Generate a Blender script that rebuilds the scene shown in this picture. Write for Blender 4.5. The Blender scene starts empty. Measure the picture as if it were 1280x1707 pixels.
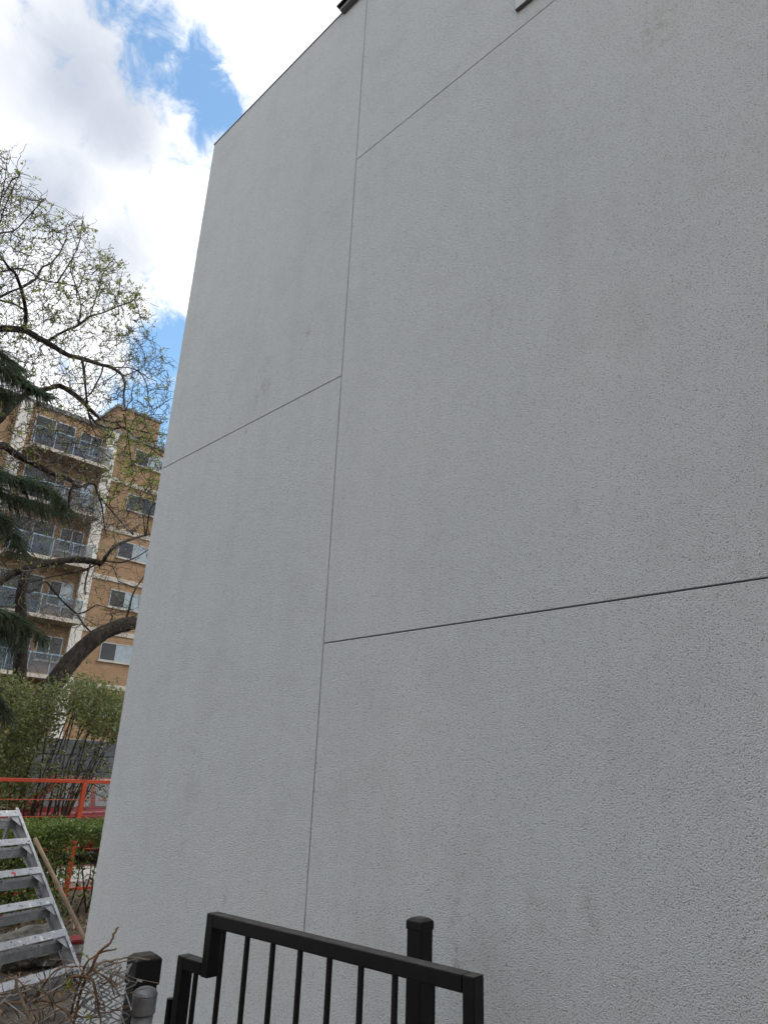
import bpy, bmesh, math, random
import numpy as np
from mathutils import Vector, Matrix

random.seed(7)
RNG = np.random.default_rng(11)
S = bpy.context.scene
COL = S.collection

# ------------------------------------------------------------------ camera
EYE = 1.65
F, CX, CY = 1170.593, 640.0, 853.5          # focal length and centre, in photograph pixels
R = np.array([[0.69894855, -0.27644665, -0.65958181],
              [-0.71419867, -0.22170844, -0.66390182],
              [0.03729858, 0.93510567, -0.35240062]])
cam = bpy.data.cameras.new('camera')
cam.sensor_fit = 'HORIZONTAL'; cam.sensor_width = 36; cam.lens = 36 * F / 1280
cam.clip_start = 0.05; cam.clip_end = 3000
camo = bpy.data.objects.new('camera', cam); COL.objects.link(camo)
M4 = Matrix([list(R[i]) + [0] for i in range(3)] + [[0, 0, 0, 1]])
M4.translation = Vector((0, 0, EYE))
camo.matrix_world = M4
S.camera = camo

def ray(x, y):
    return R @ np.array([(x - CX) / F, -(y - CY) / F, -1.0])
def at(x, y, X=None, Y=None, Z=None, D=None):
    """point of the place seen at a pixel, on a given plane (X, Y or height Z) or at depth D"""
    r = ray(x, y)
    if X is not None: k = X / r[0]
    elif Y is not None: k = Y / r[1]
    elif Z is not None: k = (Z - EYE) / r[2]
    else: k = D
    p = r * k; p[2] += EYE
    return p

# ------------------------------------------------------------------ light
S.view_settings.view_transform = 'Standard'; S.view_settings.look = 'None'
S.view_settings.exposure = 0.3; S.view_settings.gamma = 1.0
SUN = Vector((0.62, -0.42, 0.80)).normalized()          # towards the sun
elev = math.asin(SUN.z)
sl = bpy.data.lights.new('sun', 'SUN'); sl.energy = 1.5; sl.angle = math.radians(10); sl.color = (1, .95, .87)
slo = bpy.data.objects.new('sun', sl); COL.objects.link(slo)
slo.rotation_euler = SUN.to_track_quat('Z', 'Y').to_euler(); slo.location = (8, -6, 20)

world = bpy.data.worlds.new('World'); S.world = world; world.use_nodes = True
wt = world.node_tree; wt.nodes.clear()
class NT:
    def __init__(s, t): s.t = t
    def n(s, typ, **kw):
        nd = s.t.nodes.new(typ)
        for k, v in kw.items():
            if k.startswith('i_'):
                key = k[2:]
                key = int(key) if key.isdigit() else key.replace('_', ' ')
                nd.inputs[key].default_value = v
            else: setattr(nd, k, v)
        return nd
    def l(s, a, b): s.t.links.new(a, b)
    def math(s, op, a, b=None, clamp=False):
        nd = s.t.nodes.new('ShaderNodeMath'); nd.operation = op; nd.use_clamp = clamp
        for i, v in enumerate((a, b)):
            if v is None: continue
            if isinstance(v, (int, float)): nd.inputs[i].default_value = v
            else: s.l(v, nd.inputs[i])
        return nd.outputs[0]
    def maprange(s, v, a, b, c=0.0, d=1.0, smooth=True):
        nd = s.t.nodes.new('ShaderNodeMapRange'); nd.interpolation_type = 'SMOOTHSTEP' if smooth else 'LINEAR'
        s.l(v, nd.inputs[0])
        for i, x in enumerate((a, b, c, d)): nd.inputs[i + 1].default_value = x
        return nd.outputs[0]
    def mix(s, fac, a, b, typ='RGBA', blend='MIX'):
        nd = s.t.nodes.new('ShaderNodeMix'); nd.data_type = typ; nd.blend_type = blend
        ins = [i for i in nd.inputs if i.enabled]; out = [o for o in nd.outputs if o.enabled][0]
        for i, v in zip(ins, (fac, a, b)):
            if isinstance(v, (int, float)): i.default_value = v
            elif isinstance(v, (tuple, list)): i.default_value = (*v, 1) if len(v) == 3 else v
            else: s.l(v, i)
        return out
W = NT(wt)
sky = W.n('ShaderNodeTexSky', sky_type='NISHITA', sun_disc=False, sun_elevation=elev,
          sun_rotation=math.atan2(SUN.x, SUN.y), air_density=1.0, dust_density=0.6, ozone_density=1.6)
tc = W.n('ShaderNodeTexCoord'); DIR = tc.outputs['Generated']
def noise(nt, vec, scale, detail=4, rough=.55, dist=0.0):
    nd = nt.n('ShaderNodeTexNoise', i_Scale=scale, i_Detail=detail, i_Roughness=rough, i_Distortion=dist)
    if vec is not None: nt.l(vec, nd.inputs['Vector'])
    return nd.outputs['Fac']
def pxdir(x, y):
    v = ray(x, y); return v / np.linalg.norm(v)
def blob(d, r):
    """1 at the centre of a patch of sky, falling to 0 at angle r"""
    nd = W.n('ShaderNodeVectorMath', operation='DISTANCE'); W.l(DIR, nd.inputs[0]); nd.inputs[1].default_value = tuple(d)
    return W.maprange(nd.outputs['Value'], 0, r, 1, 0)
def blobs(lst):
    acc = None
    for d, r, w in lst:
        b = W.math('MULTIPLY', blob(d, r), w)
        acc = b if acc is None else W.math('MAXIMUM', acc, b)
    return acc
px = 1 / F
gaps = [(pxdir(x, y), r * px, w) for x, y, r, w in [
    (190, -30, 92, .78), (258, 65, 90, .80), (325, 125, 100, .84), (368, 180, 78, .90), (320, 225, 60, .5),
    (285, 590, 105, 1.15), (262, 700, 125, 1.15)]]
gaps += [(np.array(d) / np.linalg.norm(d), r, 1.1) for d, r in [((-.6, .3, .6), .22), ((-.7, -.5, .5), .25), ((.2, -.5, .8), .3), ((.8, .2, .5), .25), ((-.2, .1, 1), .18), ((.5, -.8, .3), .2)]]
GAP = blobs(gaps)                                        # the same broken cloud goes on round the rest of the sky
n1 = noise(W, DIR, 9.0, 7, .62, .5)
n2 = noise(W, DIR, 3.2, 3, .5, .2)
n3 = noise(W, DIR, 26.0, 5, .65, .6)
thin = W.math('ADD', GAP, W.math('MULTIPLY', W.math('SUBTRACT', n1, .5), 2.0))
thin = W.math('ADD', thin, W.math('MULTIPLY', W.math('SUBTRACT', n3, .5), 1.5))
COVER = W.maprange(thin, .14, .86, 1, 0)
greys = [(pxdir(x, y), r * px, w) for x, y, r, w in [
    (120, 110, 210, .85), (190, 205, 130, .85), (90, 330, 150, .85), (190, 410, 130, .75), (-120, 420, 240, .6)]]
greys += [(np.array(d) / np.linalg.norm(d), r, .8) for d, r in [((-.8, .1, .4), .4), ((-.5, -.4, .8), .35), ((.3, -.2, .9), .4), ((.7, -.6, .4), .4), ((-.3, -.9, .3), .4)]]
GREY = blobs(greys)
GREY = W.math('ADD', GREY, W.math('MULTIPLY', W.math('SUBTRACT', n2, .5), 1.5))
GREY = W.math('ADD', GREY, W.math('MULTIPLY', W.math('SUBTRACT', n1, .5), .7))
GREY = W.maprange(GREY, -.05, 1.05)
cloud = W.mix(GREY, (10.6, 10.7, 10.9), (5.1, 5.55, 6.4))
skyc = W.mix(1.0, sky.outputs[0], (2.35, 2.65, 2.5), blend='MULTIPLY')
final = W.mix(COVER, skyc, cloud)
bg = W.n('ShaderNodeBackground', i_Strength=0.1); W.l(final, bg.inputs[0])
world.cycles.sampling_method = 'MANUAL'; world.cycles.sample_map_resolution = 256
wo = W.n('ShaderNodeOutputWorld'); W.l(bg.outputs[0], wo.inputs[0])

# ------------------------------------------------------------------ materials
MATS = {}
def mat(name):
    m = bpy.data.materials.new(name); m.use_nodes = True
    t = NT(m.node_tree); b = m.node_tree.nodes['Principled BSDF']
    MATS[name] = m
    return m, t, b
def simple(name, col, rough=.6, metal=0.0, var=.25, scale=6.0, bump=0.0, bscale=60.0, spec=.5):
    m, t, b = mat(name)
    co = t.n('ShaderNodeTexCoord').outputs['Object']
    nf = noise(t, co, scale, 6, .6)
    a = tuple(c * (1 - var) for c in col); z = tuple(min(1, c * (1 + var)) for c in col)
    t.l(t.mix(t.maprange(nf, .3, .7), a, z), b.inputs['Base Color'])
    b.inputs['Roughness'].default_value = rough; b.inputs['Metallic'].default_value = metal
    b.inputs['Specular IOR Level'].default_value = spec
    if bump:
        bn = t.n('ShaderNodeBump', i_Strength=.6, i_Distance=bump); t.l(noise(t, co, bscale, 5), bn.inputs['Height']); t.l(bn.outputs[0], b.inputs['Normal'])
    return m

def make_stucco():
    m, t, b = mat('stucco')
    geo = t.n('ShaderNodeNewGeometry'); P = geo.outputs['Position']
    big = noise(t, P, .55, 5, .6)
    mid = noise(t, P, 3.5, 6, .65)
    # faint rain streaks: noise drawn out in height
    mp = t.n('ShaderNodeMapping'); mp.inputs['Scale'].default_value = (5, 5, .35); t.l(P, mp.inputs[0])
    streak = noise(t, mp.outputs[0], 1.6, 5, .6)
    c = t.mix(t.maprange(big, .3, .7), (.655, .70, .725), (.695, .73, .735))
    c = t.mix(t.math('MULTIPLY', t.maprange(mid, .46, .76), .15), c, (.37, .36, .335))
    c = t.mix(t.math('MULTIPLY', t.maprange(streak, .46, .76), .09), c, (.36, .36, .345))
    patch = t.maprange(noise(t, P, 22, 4, .7), .42, .66)
    # scuffs and stains, each at its own spot of the wall
    def spot(c, px_, py_, ry, rz, s, col):
        p = at(px_, py_, X=WX)
        mpp = t.n('ShaderNodeMapping', vector_type='POINT')
        mpp.inputs['Location'].default_value = (0, -p[1] / ry, -p[2] / rz); mpp.inputs['Scale'].default_value = (0, 1 / ry, 1 / rz)
        t.l(P, mpp.inputs[0])
        ln = t.n('ShaderNodeVectorMath', operation='LENGTH'); t.l(mpp.outputs[0], ln.inputs[0])
        v = t.math('MULTIPLY', t.maprange(ln.outputs['Value'], 0, 1, 1, 0), patch)
        return t.mix(t.math('MULTIPLY', v, s * .8), c, col)
    for a in [(440, 640, .16, .28, .5, (.24, .23, .21)), (512, 556, .05, .07, .6, (.24, .23, .22)), (410, 718, .03, .05, .9, (.15, .15, .15)),
              (1095, 50, .17, .18, .55, (.35, .30, .22)), (985, 1535, .05, .16, .45, (.3, .27, .22)), (905, 1530, .10, .12, .35, (.28, .25, .2)), (760, 1560, .05, .35, .6, (.24, .23, .2)),
              (320, 1300, .12, .5, .25, (.33, .32, .3)), (820, 520, .25, .3, .2, (.33, .32, .3)), (375, 1505, .04, .1, .5, (.28, .27, .25)), (1150, 300, .4, .4, .22, (.36, .33, .28)), (1200, 900, .4, .4, .2, (.36, .33, .28))]:
        c = spot(c, *a)
    # worm-grained float finish
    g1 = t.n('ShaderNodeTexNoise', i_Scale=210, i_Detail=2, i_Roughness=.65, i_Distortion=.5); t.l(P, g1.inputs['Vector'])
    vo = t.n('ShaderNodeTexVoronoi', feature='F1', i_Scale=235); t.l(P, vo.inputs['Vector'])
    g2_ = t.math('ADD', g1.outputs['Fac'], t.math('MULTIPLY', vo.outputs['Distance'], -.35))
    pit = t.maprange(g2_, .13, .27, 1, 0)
    c = t.mix(t.math('MULTIPLY', pit, .66), c, (.26, .27, .265))       # pits painted darker, to strengthen the faint shading of the relief
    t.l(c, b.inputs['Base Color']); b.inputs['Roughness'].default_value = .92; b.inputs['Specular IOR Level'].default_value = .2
    bn = t.n('ShaderNodeBump', i_Strength=1.0, i_Distance=.0068); t.l(g2_, bn.inputs['Height'])
    bn2 = t.n('ShaderNodeBump', i_Strength=.25, i_Distance=.012); t.l(noise(t, P, 9, 2), bn2.inputs['Height']); t.l(bn2.outputs[0], bn.inputs['Normal'])
    t.l(bn.outputs[0], b.inputs['Normal'])
WX = 2.15                                        # the stuccoed wall stands in the plane X = WX
make_stucco()
simple('joint', (.10, .10, .10), .9)
def make_black(name, base, dust, amt):
    m, t, b = mat(name)
    geo = t.n('ShaderNodeNewGeometry'); sp_ = t.n('ShaderNodeSeparateXYZ'); t.l(geo.outputs['True Normal'], sp_.inputs[0])
    n_ = noise(t, geo.outputs['Position'], 28, 5, .65)
    lay = t.math('MULTIPLY', t.maprange(sp_.outputs[2], .6, .95), t.maprange(n_, .25, .7, .45, 1))     # dust settled on upper faces
    c = t.mix(t.math('MULTIPLY', t.maprange(n_, .52, .75), amt), base, dust); c = t.mix(lay, c, dust)
    t.l(c, b.inputs['Base Color']); b.inputs['Roughness'].default_value = .5; b.inputs['Specular IOR Level'].default_value = .22
    bn = t.n('ShaderNodeBump', i_Strength=.4, i_Distance=.0006); t.l(noise(t, geo.outputs['Position'], 170, 3), bn.inputs['Height']); t.l(bn.outputs[0], b.inputs['Normal'])
make_black('black_paint', (.0045, .0046, .005), (.085, .08, .074), .05)
make_black('black_old', (.008, .008, .0085), (.075, .066, .055), .18)
simple('flashing', (.14, .14, .145), .5, .2)
simple('white_vinyl', (.50, .51, .53), .45, var=.06)
simple('galvanised', (.22, .225, .23), .5, .6, var=.25, scale=30, bump=.0005, bscale=150)
simple('wire', (.40, .41, .42), .5, .5, var=.3, scale=40)
simple('vine', (.23, .14, .08), .85, var=.45, scale=20, bump=.002, bscale=160)
simple('vine_grey', (.28, .225, .165), .88, var=.35, scale=25, bump=.002, bscale=160)
simple('bud', (.30, .33, .07), .6)
simple('wood_pole', (.25, .17, .105), .6, var=.25, scale=10)
simple('soil', (.085, .066, .05), .95, var=.5, scale=3.5, bump=.04, bscale=22)
simple('dry_leaf', (.27, .19, .115), .85, var=.4, scale=3)
simple('asphalt', (.055, .055, .058), .9, var=.2, scale=12, bump=.004, bscale=90)
simple('concrete', (.42, .41, .38), .9, var=.15, scale=4, bump=.003, bscale=60)
simple('white_concrete', (.60, .58, .53), .8, var=.10, scale=2.0)
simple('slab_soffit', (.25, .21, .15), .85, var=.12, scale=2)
simple('band', (.45, .41, .35), .85, var=.14, scale=3)
simple('slate_board', (.075, .083, .097), .75, var=.25, scale=3)
simple('orange_paint', (.50, .062, .022), .5, var=.15, scale=9)
simple('red_paint', (.16, .008, .012), .28, var=.1)
simple('tyre', (.02, .02, .02), .85)
simple('rubber_black', (.015, .015, .016), .7)
simple('chrome', (.6, .6, .62), .2, .9, var=.05)
simple('lamp_red', (.35, .02, .02), .2)
simple('dark_glass', (.022, .026, .03), .1, var=.3, scale=1, spec=.45)
simple('car_glass', (.10, .11, .12), .06, var=.2, scale=1, spec=1.0)
simple('curtain', (.30, .36, .40), .8, var=.12, scale=3)
simple('aluminium_frame', (.36, .37, .37), .5, .2, var=.08)
simple('rail_blue', (.22, .31, .38), .4, .2, var=.1)
simple('plastic_red', (.28, .03, .035), .45, var=.1)
simple('plastic_white', (.62, .64, .66), .5, var=.06)
simple('plastic_navy', (.05, .06, .14), .5, var=.2)
simple('terracotta', (.42, .17, .10), .85, var=.2)
simple('roof_gravel', (.25, .24, .22), .95)
simple('rock', (.17, .16, .135), .95, var=.45, scale=7, bump=.02, bscale=30)

def make_spotted():
    """worn aluminium with paint drips and dirt"""
    m, t, b = mat('worn_aluminium')
    co = t.n('ShaderNodeTexCoord').outputs['Object']
    a = t.maprange(noise(t, co, 38, 4, .7), .57, .64)
    c = t.mix(t.maprange(noise(t, co, 5, 5), .3, .7), (.33, .34, .355), (.48, .49, .51))
    c = t.mix(a, c, (.06, .06, .065)); c = t.mix(t.maprange(noise(t, co, 16, 3, .5), .62, .68), c, (.66, .66, .65))
    c = t.mix(t.maprange(noise(t, co, 7.3, 2, .5), .735, .75), c, (.5, .05, .06))
    t.l(c, b.inputs['Base Color']); b.inputs['Roughness'].default_value = .5; b.inputs['Metallic'].default_value = .25
make_spotted()
simple('grey_aluminium', (.30, .31, .325), .5, .45, var=.2, scale=14)

def make_guard_glass():
    m, t, b = mat('guard_glass')
    b.inputs['Base Color'].default_value = (.07, .10, .13, 1); b.inputs['Roughness'].default_value = .2; b.inputs['Alpha'].default_value = .4
make_guard_glass()
def make_brick():
    m, t, b = mat('brick')
    geo = t.n('ShaderNodeNewGeometry'); s = t.n('ShaderNodeSeparateXYZ'); t.l(geo.outputs['Position'], s.inputs[0])
    c = t.n('ShaderNodeCombineXYZ'); t.l(t.math('ADD', s.outputs[0], s.outputs[1]), c.inputs[0]); t.l(s.outputs[2], c.inputs[1])
    br = t.n('ShaderNodeTexBrick', i_Scale=1.0, i_Color1=(.35, .205, .095, 1), i_Color2=(.26, .15, .072, 1), i_Mortar=(.27, .235, .19, 1), i_Mortar_Size=.011, i_Brick_Width=.26, i_Row_Height=.098, i_Bias=-.1)
    t.l(c.outputs[0], br.inputs['Vector'])
    col = t.mix(t.math('MULTIPLY', t.maprange(noise(t, geo.outputs['Position'], .8, 5), .4, .75), .45), br.outputs['Color'], (.22, .13, .07))
    t.l(col, b.inputs['Base Color']); b.inputs['Roughness'].default_value = .9
    bn = t.n('ShaderNodeBump', i_Strength=.6, i_Distance=.01, invert=True); t.l(br.outputs['Fac'], bn.inputs['Height']); t.l(bn.outputs[0], b.inputs['Normal'])
make_brick()

def make_bark(name, dark, light, grey=.0):
    m, t, b = mat(name)
    P = t.n('ShaderNodeNewGeometry').outputs['Position']
    mp = t.n('ShaderNodeMapping'); mp.inputs['Scale'].default_value = (1, 1, .45); t.l(P, mp.inputs[0])
    c = t.mix(t.maprange(noise(t, mp.outputs[0], 14, 6, .7), .35, .7), dark, light)
    if grey: c = t.mix(t.math('MULTIPLY', t.maprange(noise(t, P, 1.1, 3), .52, .64), grey), c, (.34, .31, .27))
    t.l(c, b.inputs['Base Color']); b.inputs['Roughness'].default_value = .92; b.inputs['Specular IOR Level'].default_value = .15
    bn = t.n('ShaderNodeBump', i_Strength=.8, i_Distance=.03); t.l(noise(t, mp.outputs[0], 22, 5, .7), bn.inputs['Height']); t.l(bn.outputs[0], b.inputs['Normal'])
make_bark('bark', (.018, .015, .013), (.062, .052, .043))
make_bark('twig', (.045, .036, .03), (.10, .08, .063), .75)
make_bark('stem', (.035, .026, .02), (.085, .062, .045), .25)
def make_leaf(name, c1, c2, tr=.4, scale=2.2):
    m, t, b = mat(name); t.t.nodes.remove(b)
    P = t.n('ShaderNodeNewGeometry').outputs['Position']
    c = t.mix(t.maprange(noise(t, P, scale, 4, .7), .32, .68), c1, c2)
    d = t.n('ShaderNodeBsdfDiffuse'); tl = t.n('ShaderNodeBsdfTranslucent'); gl = t.n('ShaderNodeBsdfGlossy', i_Roughness=.45)
    t.l(c, d.inputs[0]); t.l(c, tl.inputs[0])
    mx = t.n('ShaderNodeMixShader', i_Fac=tr); t.l(d.outputs[0], mx.inputs[1]); t.l(tl.outputs[0], mx.inputs[2])
    m2 = t.n('ShaderNodeMixShader', i_Fac=.04); t.l(mx.outputs[0], m2.inputs[1]); t.l(gl.outputs[0], m2.inputs[2])
    t.l(m2.outputs[0], t.t.nodes['Material Output'].inputs[0])
make_leaf('spring_leaf', (.14, .185, .04), (.34, .38, .08), .55)
make_leaf('shrub_leaf', (.095, .145, .04), (.23, .235, .085), .42, 4.0)
make_leaf('hedge_leaf', (.085, .135, .032), (.20, .27, .06), .35, 6.0)
make_leaf('needle', (.06, .105, .065), (.13, .19, .11), .2, 5.0)

# ------------------------------------------------------------------ mesh helpers
class MB:
    def __init__(s): s.v = []; s.f = []
    def add(s, vs, fs):
        o = len(s.v); s.v.extend([tuple(map(float, p)) for p in vs]); s.f.extend([tuple(i + o for i in q) for q in fs]); return s
    def box(s, x0, x1, y0, y1, z0, z1):
        return s.add([(x0, y0, z0), (x1, y0, z0), (x1, y1, z0), (x0, y1, z0), (x0, y0, z1), (x1, y0, z1), (x1, y1, z1), (x0, y1, z1)],
                     [(0, 3, 2, 1), (4, 5, 6, 7), (0, 1, 5, 4), (1, 2, 6, 5), (2, 3, 7, 6), (3, 0, 4, 7)])
    def obox(s, o, a, b, c):
        """box from a corner along three edge vectors"""
        o, a, b, c = (np.array(q, float) for q in (o, a, b, c))
        return s.add([o, o + a, o + a + b, o + b, o + c, o + a + c, o + a + b + c, o + b + c],
                     [(0, 3, 2, 1), (4, 5, 6, 7), (0, 1, 5, 4), (1, 2, 6, 5), (2, 3, 7, 6), (3, 0, 4, 7)])
    def tube(s, pts, rad, n=6, cap=True):
        pts = np.array(pts, float); m = len(pts)
        rad = np.full(m, rad) if np.isscalar(rad) else np.array(rad, float)
        tg = np.gradient(pts, axis=0); tg /= np.linalg.norm(tg, axis=1)[:, None] + 1e-9
        ref = np.array([.31, .17, .93]) if abs(tg[:, 2]).mean() < .8 else np.array([.95, .21, .1])
        u = np.cross(tg, ref); u /= np.linalg.norm(u, axis=1)[:, None] + 1e-9
        w = np.cross(tg, u)
        an = np.arange(n) * 2 * math.pi / n
        ring = pts[:, None] + rad[:, None, None] * (np.cos(an)[None, :, None] * u[:, None] + np.sin(an)[None, :, None] * w[:, None])
        fs = [(i * n + j, i * n + (j + 1) % n, (i + 1) * n + (j + 1) % n, (i + 1) * n + j) for i in range(m - 1) for j in range(n)]
        if cap: fs += [tuple(range(n))[::-1], tuple((m - 1) * n + j for j in range(n))]
        return s.add(ring.reshape(-1, 3), fs)
    def lathe(s, c, prof, n=20):
        """profile of (radius, height) about a vertical axis at c"""
        vs = []; fs = []
        for r, z in prof:
            for j in range(n):
                a = j * 2 * math.pi / n; vs.append((c[0] + r * math.cos(a), c[1] + r * math.sin(a), c[2] + z))
        for i in range(len(prof) - 1):
            for j in range(n): fs.append((i * n + j, i * n + (j + 1) % n, (i + 1) * n + (j + 1) % n, (i + 1) * n + j))
        fs += [tuple(range(n))[::-1], tuple((len(prof) - 1) * n + j for j in range(n))]
        return s.add(vs, fs)
    def build(s, name, m, parent=None, smooth=False, bevel=0.0, seg=2):
        me = bpy.data.meshes.new(name); me.from_pydata(s.v, [], s.f); me.update()
        if bevel:
            bm = bmesh.new(); bm.from_mesh(me); bmesh.ops.recalc_face_normals(bm, faces=bm.faces)
            bmesh.ops.bevel(bm, geom=bm.edges[:], offset=bevel, segments=seg, affect='EDGES', profile=.5, clamp_overlap=True); bm.to_mesh(me); bm.free()
        me.materials.append(MATS[m])
        if smooth: me.polygons.foreach_set('use_smooth', [True] * len(me.polygons))
        o = bpy.data.objects.new(name, me); COL.objects.link(o)
        if parent is not None:
            o.parent = parent
            w = WORLD_OF.get(parent.name)
            if w is not None: me.transform(Matrix.Translation(-w)); WORLD_OF[o.name] = w
        return o
WORLD_OF = {}
def thing(name, loc, label, cat, group=None):
    o = bpy.data.objects.new(name, None); COL.objects.link(o); o.location = Vector(loc); o.empty_display_size = .2
    WORLD_OF[o.name] = Vector(loc); return tag(o, label, cat, group)
def tag(o, label, cat, group=None, kind=None):
    o['label'] = label; o['category'] = cat
    if group: o['group'] = group
    if kind: o['kind'] = kind
    return o
def struct(o): o['kind'] = 'structure'; return o

def leaves(mb, P, size, up=.3, aspect=.55, rng=RNG):
    """a folded pointed leaf at every point of P"""
    P = np.array(P); n = len(P)
    if n == 0: return mb
    d = rng.normal(size=(n, 3)); d[:, 2] += up; d /= np.linalg.norm(d, axis=1)[:, None]
    e = rng.normal(size=(n, 3)); e -= d * (e * d).sum(1)[:, None]; e /= np.linalg.norm(e, axis=1)[:, None]
    nrm = np.cross(d, e)
    L = size * rng.uniform(.6, 1.3, n)[:, None]
    a = P; c = P + d * L; b1 = P + d * L * .45 + e * L * aspect * .5 + nrm * L * .12; b2 = P + d * L * .45 - e * L * aspect * .5 + nrm * L * .12
    V = np.stack([a, b1, c, b2], 1).reshape(-1, 3)
    return mb.add(V, [(4 * i, 4 * i + 1, 4 * i + 2) for i in range(n)] + [(4 * i, 4 * i + 2, 4 * i + 3) for i in range(n)])

def smooth_path(pts, k=4):
    """Catmull-Rom through points (any dimension)"""
    p = np.array(pts, float); p = np.vstack([2 * p[0] - p[1], p, 2 * p[-1] - p[-2]])
    out = []
    for i in range(1, len(p) - 2):
        for t in np.arange(k) / k:
            out.append(.5 * (2 * p[i] + (p[i + 1] - p[i - 1]) * t + (2 * p[i - 1] - 5 * p[i] + 4 * p[i + 1] - p[i + 2]) * t ** 2 + (3 * p[i] - p[i - 1] - 3 * p[i + 1] + p[i + 2]) * t ** 3))
    out.append(p[-2]); return np.array(out)

def inpoly(x, y, poly):
    c = False; j = len(poly) - 1
    for i in range(len(poly)):
        xi, yi = poly[i]; xj, yj = poly[j]
        if (yi > y) != (yj > y) and x < (xj - xi) * (y - yi) / (yj - yi) + xi: c = not c
        j = i
    return c

def grow(nodes, targets, mb, r0=.016, wob=.12, sides=4, rmin=.0035, sag=0.0, rng=RNG):
    """join each target to the nearest node of the tree by a crooked twig; later targets join the twigs"""
    cap = len(nodes) + 6 * len(targets); N = np.zeros((cap, 3)); Q = np.zeros(cap); m = len(nodes)
    N[:m] = nodes; Q[:m] = r0
    tips = []
    for tgt in targets:
        d2 = ((N[:m] - tgt) ** 2).sum(1); i = int(d2.argmin()); L = math.sqrt(d2[i])
        if L < .02: continue
        a = N[i]; k = 3 if L < .25 else 5
        t = np.linspace(0, 1, k + 1)[:, None]
        P = a + (tgt - a) * t
        P[1:-1] += rng.normal(size=(k - 1, 3)) * L * wob
        P[:, 2] += np.sin(t[:, 0] * math.pi) * L * sag
        ra = min(Q[i] * .8, .006 + L * .010); ra = max(ra, rmin); rb = max(ra * .6, rmin * .8)
        mb.tube(P, np.linspace(ra, rb, k + 1), sides, cap=False)
        N[m:m + k] = P[1:]; Q[m:m + k] = np.linspace(ra, rb, k + 1)[1:]; m += k
        tips.append((P[-1], P[-1] - P[-2], L))
    return tips

# ------------------------------------------------------------------ ground
g = MB(); g.add([(-900, -900, 0), (900, -900, 0), (900, 900, 0), (-900, 900, 0)], [(0, 1, 2, 3)])
struct(g.build('ground', 'soil'))
struct(MB().box(-60, 60, 10.9, 12.1, -.2, .09).build('pavement', 'concrete'))
struct(MB().box(-60, 60, 12.102, 12.25, -.2, .11).build('kerb', 'concrete'))
struct(MB().add([(-80, 12.26, .004), (80, 12.26, .004), (80, 19.5, .004), (-80, 19.5, .004)], [(0, 1, 2, 3)]).build('road', 'asphalt'))
lit = MB(); P = np.stack([RNG.uniform(-1, 6, 5000), RNG.uniform(2.5, 10.7, 5000), RNG.uniform(.005, .03, 5000)], 1)
leaves(lit, P, .06, up=0, aspect=.6)
o = lit.build('leaf_litter', 'dry_leaf'); o['kind'] = 'stuff'; o['label'] = 'dry brown leaves lying over the bare soil'; o['category'] = 'leaves'

# ------------------------------------------------------------------ stuccoed building
YC, YJ = 4.475, 2.533                       # far corner, vertical joint
ZC, ZB, ZA, ZT = EYE + .575, EYE + 2.03, EYE + 3.575, EYE + 5.17
house = thing('stucco_building', (WX, YC, 0), 'tall pale grey stuccoed building wall filling the right of the view', 'building')
MB().box(WX + .014, WX + 8, -4.0, YC - .014, -.1, ZT - .02).build('wall', 'joint', house)
GP = .0028
def panel(y0, y1, z0, z1):
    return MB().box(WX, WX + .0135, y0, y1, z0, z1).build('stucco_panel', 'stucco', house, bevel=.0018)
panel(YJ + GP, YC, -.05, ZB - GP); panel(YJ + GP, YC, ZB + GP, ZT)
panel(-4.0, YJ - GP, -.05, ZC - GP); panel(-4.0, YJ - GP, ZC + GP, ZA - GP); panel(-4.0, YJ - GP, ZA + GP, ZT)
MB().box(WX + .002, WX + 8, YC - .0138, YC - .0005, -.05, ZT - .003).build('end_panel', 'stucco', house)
MB().box(WX - .005, WX + 8.0, -4.0, YC + .005, ZT + .001, ZT + .014).build('roof_flashing', 'flashing', house, bevel=.002)
gt = MB().box(WX - .040, WX - .0005, -4.0, 2.78, ZT - .03, ZT - .001).build('eave_trim', 'flashing', house, bevel=.004)
MB().box(WX - .055, WX + .3, -4.0, 2.80, ZT + .0155, ZT + .03).build('drip_edge', 'black_old', gt)
# window high on the wall
wy, wz, ww, wh = 1.335, EYE + 3.705, .95, 1.05
win = MB()
fr = .042
win.box(WX - .020, WX - .001, wy - fr, wy, wz, wz + wh); win.box(WX - .020, WX - .001, wy - ww, wy - ww + fr, wz, wz + wh)
win.box(WX - .020, WX - .001, wy - ww + fr, wy - fr, wz, wz + fr); win.box(WX - .020, WX - .001, wy - ww + fr, wy - fr, wz + wh - fr, wz + wh)
wo_ = win.build('window', 'white_vinyl', house)
MB().box(WX - .008, WX - .003, wy - ww + fr, wy - fr, wz + fr, wz + wh - fr).build('pane', 'dark_glass', wo_)
MB().box(WX - .0205, WX - .002, wy - ww - .004, wy + .004, wz - .004, wz - .001).build('window_sill', 'flashing', wo_)
MB().box(WX - .016, WX - .0085, wy - fr - .018, wy - fr - .001, wz + fr + .001, wz + wh - fr - .001).build('glazing_bead', 'black_old', wo_)

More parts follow.
